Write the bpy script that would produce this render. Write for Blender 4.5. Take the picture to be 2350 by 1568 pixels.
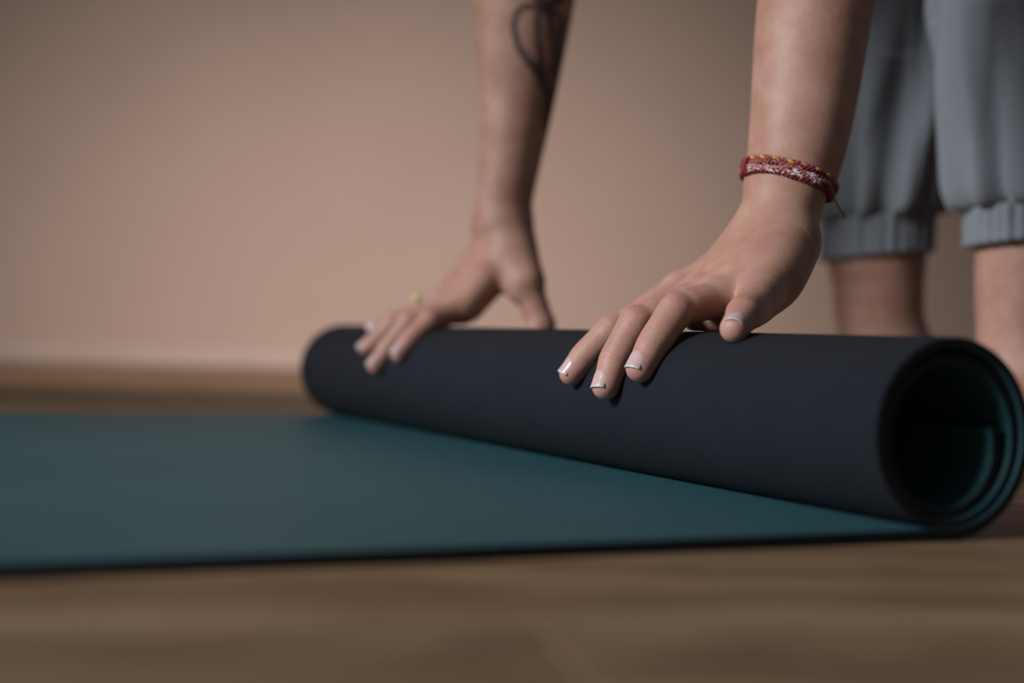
import bpy, math
import numpy as np
from mathutils import Vector, Matrix

# ------------------------------------------------------------------ reset
for o in list(bpy.data.objects):
    bpy.data.objects.remove(o, do_unlink=True)
scene = bpy.context.scene
COL = scene.collection
np.random.seed(7)
V = lambda *a: np.array(a, dtype=np.float64)

# ------------------------------------------------------------------ camera
FPX = 3260.0
cam_d = bpy.data.cameras.new('camera')
cam_d.sensor_fit = 'HORIZONTAL'
cam_d.sensor_width = 36.0
cam_d.lens = FPX / 2350.0 * 36.0
cam_d.clip_start = 0.02
cam = bpy.data.objects.new('camera', cam_d)
COL.objects.link(cam)
ROLL = 0.0288
cr, sr = math.cos(ROLL), math.sin(ROLL)
cam.matrix_world = Matrix(((cr, -sr, 0, 0), (0, 0, -1, 0), (sr, cr, 0, 0.08046), (0, 0, 0, 1)))
cam_d.dof.use_dof = True
cam_d.dof.focus_distance = 0.785
cam_d.dof.aperture_fstop = 3.1
scene.camera = cam

# ------------------------------------------------------------------ world, lights, exposure
w = bpy.data.worlds.new('world')
scene.world = w
w.use_nodes = True
w.node_tree.nodes['Background'].inputs[0].default_value = (0.80, 0.90, 1.0, 1)
w.node_tree.nodes['Background'].inputs[1].default_value = 0.075

def area(name, loc, target, sx, sy, power, color, spread=180):
    l = bpy.data.lights.new(name, 'AREA')
    l.shape = 'RECTANGLE'; l.size = sx; l.size_y = sy
    l.energy = power; l.color = color
    l.spread = math.radians(spread)
    o = bpy.data.objects.new(name, l)
    COL.objects.link(o)
    o.location = loc
    o.rotation_euler = (Vector(target) - Vector(loc)).to_track_quat('-Z', 'Y').to_euler()
    return o
area('key_softbox', (-2.85, -0.70, 1.70), (-0.03, 0.80, 0.02), 1.2, 1.3, 7.7, (0.88, 0.94, 1.0), 33)  # unseen softbox-like key, no window modelled; spread narrowed to imitate vignetting
area('wall_fill', (-0.20, 1.45, 1.0), (-0.20, 3.55, -0.10), 1.5, 0.40, 8.6, (1.0, 0.885, 0.81), 78)  # added fill above the frame, makes the warm pool on the wall
vs = scene.view_settings
vs.view_transform = 'Standard'; vs.look = 'None'; vs.gamma = 1.0
vs.use_curve_mapping = False
vs.exposure = 0.0

# ------------------------------------------------------------------ generic helpers
def obj(name, mesh, mats=(), parent=None, smooth=True):
    o = bpy.data.objects.new(name, mesh)
    COL.objects.link(o)
    for m in (mats if isinstance(mats, (list, tuple)) else [mats]):
        mesh.materials.append(m)
    if parent is not None:
        o.parent = parent
    if smooth and len(mesh.polygons):
        mesh.polygons.foreach_set('use_smooth', np.ones(len(mesh.polygons), dtype=bool))
    return o

def mk(verts, faces, mat_idx=None):
    me = bpy.data.meshes.new('mesh')
    me.from_pydata([tuple(v) for v in verts], [], [tuple(f) for f in faces])
    if mat_idx is not None:
        me.polygons.foreach_set('material_index', np.asarray(mat_idx, dtype=np.int32))
    me.update()
    return me

def tag(o, label=None, cat=None, group=None, kind=None):
    if label: o['label'] = label
    if cat: o['category'] = cat
    if group: o['group'] = group
    if kind: o['kind'] = kind
    return o

def nrm(v):
    v = np.asarray(v, float)
    return v / (np.linalg.norm(v) + 1e-12)

def box_mesh(sx, sy, sz, bevel=0.0):
    """box with base centre at the origin, optionally with a chamfered top rim"""
    x, y = sx / 2, sy / 2
    if bevel <= 0:
        v = [(-x, -y, 0), (x, -y, 0), (x, y, 0), (-x, y, 0), (-x, -y, sz), (x, -y, sz), (x, y, sz), (-x, y, sz)]
        f = [(0, 3, 2, 1), (4, 5, 6, 7), (0, 1, 5, 4), (1, 2, 6, 5), (2, 3, 7, 6), (3, 0, 4, 7)]
        return mk(v, f)
    b = bevel
    v = []
    for (dx, dz) in ((0, 0), (0, sz - b), (b, sz)):
        v += [(-x + dx, -y + dx, dz), (x - dx, -y + dx, dz), (x - dx, y - dx, dz), (-x + dx, y - dx, dz)]
    f = [(0, 3, 2, 1), (8, 9, 10, 11)]
    for k in (0, 4):
        for i in range(4):
            j = (i + 1) % 4
            f.append((k + i, k + j, k + 4 + j, k + 4 + i))
    return mk(v, f)

def tube(points, radii, n=12, closed=False, cap=True):
    """sweep a circle along points; returns verts, faces"""
    P = [np.asarray(p, float) for p in points]
    m = len(P)
    if np.isscalar(radii): radii = [radii] * m
    T = []
    for i in range(m):
        if closed: t = P[(i + 1) % m] - P[i - 1]
        else: t = P[min(i + 1, m - 1)] - P[max(i - 1, 0)]
        T.append(nrm(t))
    ref = V(0, 0, 1) if abs(T[0][2]) < 0.9 else V(1, 0, 0)
    nvec = nrm(np.cross(T[0], ref))
    vs_, fs = [], []
    for i in range(m):
        nvec = nrm(nvec - T[i] * (nvec @ T[i]))
        b = np.cross(T[i], nvec)
        for k in range(n):
            a = 2 * math.pi * k / n
            vs_.append(P[i] + radii[i] * (math.cos(a) * nvec + math.sin(a) * b))
    for i in range(m if closed else m - 1):
        j = (i + 1) % m
        for k in range(n):
            l = (k + 1) % n
            fs.append((i * n + k, i * n + l, j * n + l, j * n + k))
    if cap and not closed:
        fs.append(tuple(range(n - 1, -1, -1)))
        fs.append(tuple((m - 1) * n + k for k in range(n)))
    return vs_, fs

def join(parts):
    vv, ff = [], []
    for v, f in parts:
        o = len(vv)
        vv += list(v)
        ff += [tuple(i + o for i in q) for q in f]
    return vv, ff

# ------------------------------------------------------------------ materials
def new_mat(name):
    m = bpy.data.materials.new(name)
    m.use_nodes = True
    nt = m.node_tree
    return m, nt, nt.nodes['Principled BSDF']

class NB:
    """tiny node builder"""
    def __init__(s, nt): s.nt = nt
    def n(s, typ, **kw):
        nd = s.nt.nodes.new(typ)
        for k, v in kw.items():
            if k.startswith('i_'):
                key = k[2:]
                key = int(key) if key.isdigit() else key.replace('_', ' ')
                if isinstance(v, tuple) and len(v) == 2 and hasattr(v[0], 'outputs'):
                    s.nt.links.new(v[0].outputs[v[1]], nd.inputs[key])
                else:
                    nd.inputs[key].default_value = v
            else: setattr(nd, k, v)
        return nd
    def math(s, op, a, b=None, c=None, clamp=False):
        nd = s.nt.nodes.new('ShaderNodeMath'); nd.operation = op; nd.use_clamp = clamp
        for i, x in enumerate((a, b, c)):
            if x is None: continue
            if isinstance(x, tuple): s.nt.links.new(x[0].outputs[x[1]], nd.inputs[i])
            else: nd.inputs[i].default_value = x
        return (nd, 0)
    def mix(s, fac, a, b, blend='MIX'):
        nd = s.nt.nodes.new('ShaderNodeMix'); nd.data_type = 'RGBA'; nd.blend_type = blend
        for key, x in ((0, fac), (6, a), (7, b)):
            if isinstance(x, tuple) and hasattr(x[0], 'outputs'): s.nt.links.new(x[0].outputs[x[1]], nd.inputs[key])
            else: nd.inputs[key].default_value = x if not isinstance(x, tuple) or len(x) == 4 else (*x, 1)
        return (nd, 2)
    def ramp(s, fac, stops):
        nd = s.nt.nodes.new('ShaderNodeValToRGB')
        e = nd.color_ramp.elements
        while len(e) < len(stops): e.new(0.5)
        for el, (p, c) in zip(e, stops):
            el.position = p; el.color = (*c, 1) if len(c) == 3 else c
        s.nt.links.new(fac[0].outputs[fac[1]], nd.inputs[0])
        return (nd, 0)
    def link(s, a, sock): s.nt.links.new(a[0].outputs[a[1]], sock)
    def bump(s, h, strength, dist, bsdf, normal=None):
        nd = s.nt.nodes.new('ShaderNodeBump')
        nd.inputs['Strength'].default_value = strength
        nd.inputs['Distance'].default_value = dist
        s.link(h, nd.inputs['Height'])
        if normal is not None: s.link(normal, nd.inputs['Normal'])
        if bsdf is not None: s.link((nd, 0), bsdf.inputs['Normal'])
        return (nd, 0)

def plain(name, col, rough=0.6, spec=0.5, metal=0.0, noise=0.0, nscale=40.0, sheen=0.0):
    m, nt, b = new_mat(name)
    nb = NB(nt)
    b.inputs['Roughness'].default_value = rough
    b.inputs['Specular IOR Level'].default_value = spec
    b.inputs['Metallic'].default_value = metal
    if sheen: b.inputs['Sheen Weight'].default_value = sheen
    if noise > 0:
        tc = nb.n('ShaderNodeTexCoord')
        nz = nb.n('ShaderNodeTexNoise', i_Vector=(tc, 'Object'), i_Scale=nscale, i_Detail=5.0)
        lo = tuple(c * (1 - noise) for c in col); hi = tuple(min(1, c * (1 + noise)) for c in col)
        c = nb.ramp((nz, 0), [(0.3, lo), (0.7, hi)])
        nb.link(c, b.inputs['Base Color'])
    else:
        b.inputs['Base Color'].default_value = (*col, 1)
    return m

def wall_material():
    m, nt, b = new_mat('wall_paint'); nb = NB(nt)
    tc = nb.n('ShaderNodeTexCoord')
    n1 = nb.n('ShaderNodeTexNoise', i_Vector=(tc, 'Object'), i_Scale=2.2, i_Detail=4.0, i_Roughness=0.55)
    n2 = nb.n('ShaderNodeTexNoise', i_Vector=(tc, 'Object'), i_Scale=16.0, i_Detail=6.0)
    c1 = nb.ramp((n1, 0), [(0.32, (0.530, 0.398, 0.338)), (0.68, (0.565, 0.428, 0.366))])
    c2 = nb.mix(nb.ramp((n2, 0), [(0.60, (0, 0, 0)), (0.80, (0.25, 0.25, 0.25))]), c1, (0.50, 0.370, 0.315))
    nb.link(c2, b.inputs['Base Color'])
    b.inputs['Roughness'].default_value = 0.75
    n3 = nb.n('ShaderNodeTexNoise', i_Vector=(tc, 'Object'), i_Scale=180.0, i_Detail=4.0)
    nb.bump((n3, 0), 0.12, 0.002, b)
    return m

def wood_material():
    m, nt, b = new_mat('oak_plank'); nb = NB(nt)
    tc = nb.n('ShaderNodeTexCoord'); oi = nb.n('ShaderNodeObjectInfo')
    off = nb.n('ShaderNodeVectorMath', operation='SCALE'); nt.links.new(oi.outputs['Location'], off.inputs[0]); off.inputs['Scale'].default_value = 7.31
    add = nb.n('ShaderNodeVectorMath', operation='ADD'); nt.links.new(tc.outputs['Object'], add.inputs[0]); nt.links.new(off.outputs[0], add.inputs[1])
    mp = nb.n('ShaderNodeMapping'); nt.links.new(add.outputs[0], mp.inputs[0]); mp.inputs['Scale'].default_value = (1.6, 14.0, 14.0)
    warp = nb.n('ShaderNodeTexNoise', i_Vector=(add, 0), i_Scale=5.0, i_Detail=3.0)
    n1 = nb.n('ShaderNodeTexNoise', i_Vector=(mp, 0), i_Scale=1.6, i_Detail=6.0, i_Distortion=1.2)
    mp2 = nb.n('ShaderNodeMapping'); nt.links.new(add.outputs[0], mp2.inputs[0]); mp2.inputs['Scale'].default_value = (6.0, 120.0, 60.0)
    n2 = nb.n('ShaderNodeTexNoise', i_Vector=(mp2, 0), i_Scale=1.5, i_Detail=5.0)
    c = nb.ramp((n1, 0), [(0.28, (0.165, 0.090, 0.042)), (0.5, (0.275, 0.165, 0.088)), (0.72, (0.360, 0.238, 0.142))])
    c = nb.mix(nb.ramp((n2, 0), [(0.45, (0, 0, 0)), (0.75, (0.45, 0.45, 0.45))]), c, (0.13, 0.066, 0.030))
    # knots
    mk_ = nb.n('ShaderNodeMapping'); nt.links.new(add.outputs[0], mk_.inputs[0]); mk_.inputs['Scale'].default_value = (2.6, 6.0, 6.0)
    vo = nb.n('ShaderNodeTexVoronoi', i_Vector=(mk_, 0), i_Scale=1.0)
    k = nb.ramp((vo, 0), [(0.06, (0.8, 0.8, 0.8)), (0.20, (0, 0, 0))])
    c = nb.mix(k, c, (0.085, 0.036, 0.016))
    mp4 = nb.n('ShaderNodeMapping'); nt.links.new(add.outputs[0], mp4.inputs[0]); mp4.inputs['Scale'].default_value = (0.7, 1.6, 1.6)
    n4 = nb.n('ShaderNodeTexNoise', i_Vector=(mp4, 0), i_Scale=13.0, i_Detail=4.0, i_Distortion=1.0)
    c = nb.mix(nb.ramp((n4, 0), [(0.45, (0, 0, 0)), (0.66, (0.65, 0.65, 0.65))]), c, (0.130, 0.070, 0.036))
    # per plank tone
    hsv = nb.n('ShaderNodeHueSaturation'); nb.link(c, hsv.inputs['Color'])
    v = nb.math('MULTIPLY_ADD', (oi, 'Random'), 0.26, 0.87); nb.link(v, hsv.inputs['Value'])
    nb.link((hsv, 0), b.inputs['Base Color'])
    r = nb.math('MULTIPLY_ADD', (n2, 0), 0.2, 0.42); nb.link(r, b.inputs['Roughness'])
    b.inputs['Specular IOR Level'].default_value = 0.35
    nb.bump((n2, 0), 0.25, 0.001, b)
    return m

def skin_material():
    m, nt, b = new_mat('skin'); nb = NB(nt)
    tc = nb.n('ShaderNodeTexCoord')
    pink = nb.n('ShaderNodeAttribute', attribute_name='pink')
    wu = nb.n('ShaderNodeAttribute', attribute_name='wu')
    wm = nb.n('ShaderNodeAttribute', attribute_name='wm')
    ink = nb.n('ShaderNodeAttribute', attribute_name='ink')
    n1 = nb.n('ShaderNodeTexNoise', i_Vector=(tc, 'Object'), i_Scale=45.0, i_Detail=4.0, i_Roughness=0.6)
    n2 = nb.n('ShaderNodeTexNoise', i_Vector=(tc, 'Object'), i_Scale=260.0, i_Detail=4.0, i_Roughness=0.65)
    c = nb.ramp((n1, 0), [(0.32, (0.425, 0.205, 0.138)), (0.68, (0.540, 0.298, 0.218))])
    c = nb.mix(nb.ramp((n2, 0), [(0.55, (0, 0, 0)), (0.80, (0.30, 0.30, 0.30))]), c, (0.37, 0.170, 0.110))
    c = nb.mix((pink, 'Fac'), c, (0.62, 0.285, 0.235))
    # creases over the knuckles: fine lines running across the finger
    n3 = nb.n('ShaderNodeTexNoise', i_Vector=(tc, 'Object'), i_Scale=330.0, i_Detail=3.0)
    ph = nb.math('MULTIPLY_ADD', (wu, 'Fac'), 2 * math.pi / 0.0017, nb.math('MULTIPLY', (n3, 0), 7.0))
    wv = nb.math('POWER', nb.math('MULTIPLY_ADD', nb.math('SINE', ph), 0.5, 0.5), 3.0)
    wr = nb.math('MULTIPLY', wv, (wm, 'Fac'))
    c = nb.mix(nb.math('MULTIPLY', wr, 0.30, clamp=True), c, (0.30, 0.125, 0.080))
    c = nb.mix((ink, 'Fac'), c, (0.030, 0.030, 0.034))
    nb.link(c, b.inputs['Base Color'])
    b.inputs['Roughness'].default_value = 0.52
    b.inputs['Specular IOR Level'].default_value = 0.42
    b.inputs['Subsurface Weight'].default_value = 0.22
    b.inputs['Subsurface Radius'].default_value = (1.0, 0.35, 0.18)
    b.inputs['Subsurface Scale'].default_value = 0.0045
    vo = nb.n('ShaderNodeTexVoronoi', i_Vector=(tc, 'Object'), i_Scale=1300.0)
    h = nb.math('ADD', nb.math('MULTIPLY', (vo, 0), 0.25), nb.math('MULTIPLY', (n2, 0), 0.9))
    h = nb.math('SUBTRACT', h, nb.math('MULTIPLY', wr, 0.8))
    nb.bump(h, 0.40, 0.0005, b)
    return m

def backing_material():
    m, nt, b = new_mat('woven_black_rubber'); nb = NB(nt)
    uv = nb.n('ShaderNodeUVMap', uv_map='uv')
    sp = nb.n('ShaderNodeSeparateXYZ'); nt.links.new(uv.outputs[0], sp.inputs[0])
    tc = nb.n('ShaderNodeTexCoord')
    f = 2 * math.pi / 0.0020
    a1 = nb.math('SINE', nb.math('MULTIPLY', (sp, 0), f)); a2 = nb.math('SINE', nb.math('MULTIPLY', (sp, 1), f))
    dots = nb.math('MULTIPLY_ADD', nb.math('MULTIPLY', a1, a2), 0.5, 0.5)
    dots = nb.math('POWER', dots, 1.5)
    n1 = nb.n('ShaderNodeTexNoise', i_Vector=(tc, 'Object'), i_Scale=26.0, i_Detail=6.0, i_Roughness=0.7)
    n2 = nb.n('ShaderNodeTexNoise', i_Vector=(tc, 'Object'), i_Scale=700.0, i_Detail=2.0)
    c = nb.ramp((n1, 0), [(0.3, (0.0048, 0.0062, 0.0108)), (0.75, (0.0105, 0.0122, 0.0185))])
    c = nb.mix(nb.math('MULTIPLY', dots, 0.85), c, (0.026, 0.030, 0.040))
    c = nb.mix(nb.ramp((n2, 0), [(0.68, (0, 0, 0)), (0.80, (0.30, 0.30, 0.30))]), c, (0.14, 0.14, 0.15))
    nb.link(c, b.inputs['Base Color'])
    b.inputs['Roughness'].default_value = 0.62
    b.inputs['Specular IOR Level'].default_value = 0.28
    nb.bump(dots, 1.0, 0.0010, b)
    return m

def teal_material():
    m, nt, b = new_mat('teal_mat_surface'); nb = NB(nt)
    tc = nb.n('ShaderNodeTexCoord')
    n1 = nb.n('ShaderNodeTexNoise', i_Vector=(tc, 'Object'), i_Scale=6.0, i_Detail=4.0)
    c = nb.ramp((n1, 0), [(0.3, (0.022, 0.083, 0.095)), (0.7, (0.027, 0.096, 0.108))])
    nb.link(c, b.inputs['Base Color'])
    b.inputs['Roughness'].default_value = 0.50
    b.inputs['Specular IOR Level'].default_value = 0.52
    vo = nb.n('ShaderNodeTexVoronoi', i_Vector=(tc, 'Object'), i_Scale=900.0)
    n2 = nb.n('ShaderNodeTexNoise', i_Vector=(tc, 'Object'), i_Scale=800.0, i_Detail=3.0)
    h = nb.math('ADD', (vo, 0), (n2, 0))
    nb.bump(h, 0.45, 0.0005, b)
    return m

def cloth_material():
    m, nt, b = new_mat('grey_jersey'); nb = NB(nt)
    tc = nb.n('ShaderNodeTexCoord')
    n1 = nb.n('ShaderNodeTexNoise', i_Vector=(tc, 'Object'), i_Scale=500.0, i_Detail=3.0)
    c = nb.ramp((n1, 0), [(0.3, (0.195, 0.203, 0.222)), (0.7, (0.235, 0.243, 0.262))])
    nb.link(c, b.inputs['Base Color'])
    b.inputs['Roughness'].default_value = 0.85
    b.inputs['Sheen Weight'].default_value = 0.25
    nb.bump((n1, 0), 0.3, 0.0006, b)
    return m

def nail_material():
    m, nt, b = new_mat('fingernail_pink')
    b.inputs['Base Color'].default_value = (0.66, 0.42, 0.395, 1)
    b.inputs['Roughness'].default_value = 0.24
    b.inputs['Specular IOR Level'].default_value = 0.5
    b.inputs['Subsurface Weight'].default_value = 0.15
    b.inputs['Subsurface Scale'].default_value = 0.002
    return m

M = dict(wall=wall_material(), wood=wood_material(), skin=skin_material(), black=backing_material(), teal=teal_material(),
         cloth=cloth_material(), nail=nail_material(),
         nail_tip=plain('fingernail_white_edge', (0.64, 0.60, 0.54), 0.35),
         base=plain('baseboard_paint', (0.58, 0.46, 0.41), 0.45, noise=0.05, nscale=8),
         sub=plain('subfloor', (0.03, 0.02, 0.012), 0.9, noise=0.2),
         gold=plain('gold', (0.85, 0.62, 0.25), 0.25, metal=1.0),
         pearl=plain('yellow_bead', (0.80, 0.68, 0.32), 0.3),
         cord_red=plain('dark_red_cord', (0.26, 0.030, 0.040), 0.9, noise=0.45, nscale=500),
         cord_rust=plain('faded_red_cord', (0.36, 0.105, 0.090), 0.9, noise=0.4, nscale=500),
         cord_yellow=plain('yellow_cord', (0.62, 0.34, 0.055), 0.9, noise=0.3, nscale=500),
         cord_pink=plain('washed_pink_cord', (0.50, 0.20, 0.185), 0.9, noise=0.35, nscale=600),
         cord_white=plain('frayed_white_thread', (0.68, 0.58, 0.56), 0.95, noise=0.3, nscale=600),
         shirt=plain('charcoal_jersey', (0.05, 0.05, 0.055), 0.85, noise=0.2, nscale=300),
         hair=plain('dark_brown_hair', (0.035, 0.02, 0.012), 0.5, noise=0.4, nscale=120),
         eye=plain('eye_white', (0.75, 0.72, 0.70), 0.2), iris=plain('brown_iris', (0.06, 0.03, 0.015), 0.15))

# ------------------------------------------------------------------ room
ANG = math.radians(9.0)                       # the back wall stands a little askew to the lens axis
WD = V(math.cos(ANG), math.sin(ANG), 0)       # along the wall
WN = V(math.sin(ANG), -math.cos(ANG), 0)      # out of the wall, into the room
W0 = V(-0.88, 3.46, 0)                        # a point at the foot of the wall

def wall_obj(name, centre, sx, sy, sz, mat, rot, bevel=0.0):
    o = obj(name, box_mesh(sx, sy, sz, bevel), mat, None, smooth=False)
    o.location = centre
    o.rotation_euler = (0, 0, rot)
    return tag(o, kind='structure')

wc = W0 + WD * 0.9 - WN * 0.06
wall_obj('wall_back', tuple(wc), 6.4, 0.12, 2.7, M['wall'], ANG)
bc = W0 + WD * 0.9 + WN * 0.0055
wall_obj('baseboard_back', (bc[0], bc[1], 0.0), 6.4, 0.011, 0.042, M['base'], ANG, bevel=0.004)

# floor: boards running along the wall, each its own piece
floor = obj('floor', box_mesh(6.4, 4.7, 0.03), M['sub'], None, smooth=False)
fc = W0 + WD * 0.9 + WN * 2.35
floor.location = (fc[0], fc[1], -0.05)
floor.rotation_euler = (0, 0, ANG)
tag(floor, kind='structure')
PW = 0.117
plank_meshes = {}
rng = np.random.RandomState(3)
rows = int(4.7 / PW)
for r in range(rows):
    y = 2.35 - PW * (r + 0.5)
    x = -3.2
    first = True
    while x < 3.2 - 1e-6:
        L = (0.6 + 0.3 * rng.randint(0, 4)) if first else 1.5
        first = False
        L = min(L, 3.2 - x)
        L = round(L, 3)
        if L < 0.05: break
        if L not in plank_meshes:
            plank_meshes[L] = box_mesh(L - 0.0006, PW - 0.0006, 0.018, 0.0009)
            plank_meshes[L].materials.append(M['wood'])
        p = bpy.data.objects.new('plank', plank_meshes[L])
        COL.objects.link(p)
        p.parent = floor
        p.location = (x + L / 2, y, 0.032 - 0.0)
        x += L

# ------------------------------------------------------------------ yoga mat: flat sheet running into a roll
MN = V(0.1911, 0.6103, 0.0)
PHI = 0.433
MA = V(-math.sin(PHI), math.cos(PHI), 0)      # along the roll, towards the wall
MS = V(-math.cos(PHI), -math.sin(PHI), 0)     # along the flat sheet, away from the roll
MW, MT = 0.84, 0.0057
def sstep(x):
    x = min(max(x, 0.0), 1.0)
    return x * x * (3 - 2 * x)
def roll_r(p):
    R = 0.0440
    g = MT * 0.76 + 0.0004
    if p < 2 * math.pi: return R - g * sstep((p - 1.15 * math.pi) / (0.85 * math.pi))
    if p < 4 * math.pi: return R - g - g * (p - 2 * math.pi) / (2 * math.pi)
    return R - 2 * g - 0.0072 * sstep((p - 4 * math.pi) / (0.70 * math.pi))
sec = []                                       # (outer point, inward normal, recess, arc)
for q in np.linspace(1.25, 0.0, 30)[:-1]:
    sec.append((np.array([q, 0.0]), np.array([0.0, 1.0]), 0.0))
PEND = 4 * math.pi + 0.56 * math.pi
for p in np.linspace(0, PEND, 330):
    r = roll_r(p)
    rad = np.array([-math.sin(p), -math.cos(p)])
    sec.append((np.array([0, 0.0440]) + r * rad, -rad * (1 - 0.24 * sstep(p / (1.2 * math.pi))), 0.0035 * sstep((p - math.pi) / (3 * math.pi))))
arc = np.concatenate([[0], np.cumsum([np.linalg.norm(sec[i + 1][0] - sec[i][0]) for i in range(len(sec) - 1)])])
def mat_layer(name, d0, d1, mat, parent):
    tr = np.concatenate([[0, 0.0012], np.linspace(0.02, MW - 0.02, 16), [MW - 0.0012, MW]])
    nt_, ns = len(tr), len(sec)
    vv, uv = [], []
    for side, d in ((0, d0), (1, d1)):
        for j, t in enumerate(tr):
            grow = 1.0 + 0.045 * t / MW
            edge = 0.0006 if (j in (0, nt_ - 1)) else 0.0
            dd = d + (edge if side == 0 and d0 == 0 else -edge * 0.3 if side == 1 and d0 > 0 else 0)
            for i, (pt, nv, rec) in enumerate(sec):
                ins = pt + nv * dd
                tt = t
                if t < 0.05: tt = t + rec * (1 - t / 0.05)
                if t > MW - 0.05: tt = t - 2 * rec * (t - MW + 0.05) / 0.05
                k = grow if i >= 29 else 1.0
                P = MN + MA * tt + MS * ins[0] * k
                P[2] = ins[1] * k
                vv.append(P); uv.append((arc[i], t))
    ff = []
    o2 = nt_ * ns
    idx = lambda s, j, i: s * o2 + j * ns + i
    for j in range(nt_ - 1):
        for i in range(ns - 1):
            ff.append((idx(0, j, i), idx(0, j, i + 1), idx(0, j + 1, i + 1), idx(0, j + 1, i)))
            ff.append((idx(1, j, i), idx(1, j + 1, i), idx(1, j + 1, i + 1), idx(1, j, i + 1)))
        ff.append((idx(0, j, 0), idx(0, j + 1, 0), idx(1, j + 1, 0), idx(1, j, 0)))
        ff.append((idx(0, j, ns - 1), idx(1, j, ns - 1), idx(1, j + 1, ns - 1), idx(0, j + 1, ns - 1)))
    for i in range(ns - 1):
        ff.append((idx(0, 0, i), idx(1, 0, i), idx(1, 0, i + 1), idx(0, 0, i + 1)))
        j = nt_ - 1
        ff.append((idx(0, j, i), idx(0, j, i + 1), idx(1, j, i + 1), idx(1, j, i)))
    me = mk([v - MN for v in vv], ff)
    ul = me.uv_layers.new(name='uv')
    li = np.zeros(len(me.loops), dtype=np.int32)
    me.loops.foreach_get('vertex_index', li)
    ul.data.foreach_set('uv', np.asarray(uv)[li].ravel().astype(np.float32))
    o = obj(name, me, mat, parent)
    me.set_sharp_from_angle(angle=math.radians(50))
    return o
mat_root = bpy.data.objects.new('yoga_mat', None)
COL.objects.link(mat_root)
mat_root.location = tuple(MN)
tag(mat_root, 'teal yoga mat with black woven backing, half rolled up on the wooden floor', 'yoga mat')
tag(mat_layer('backing', 0.0, MT - 0.0003, M['black'], mat_root), 'black rubber backing with a fine woven dot texture')
tag(mat_layer('top_layer', MT - 0.0003, MT, M['teal'], mat_root), 'smooth teal upper surface of the mat')

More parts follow.
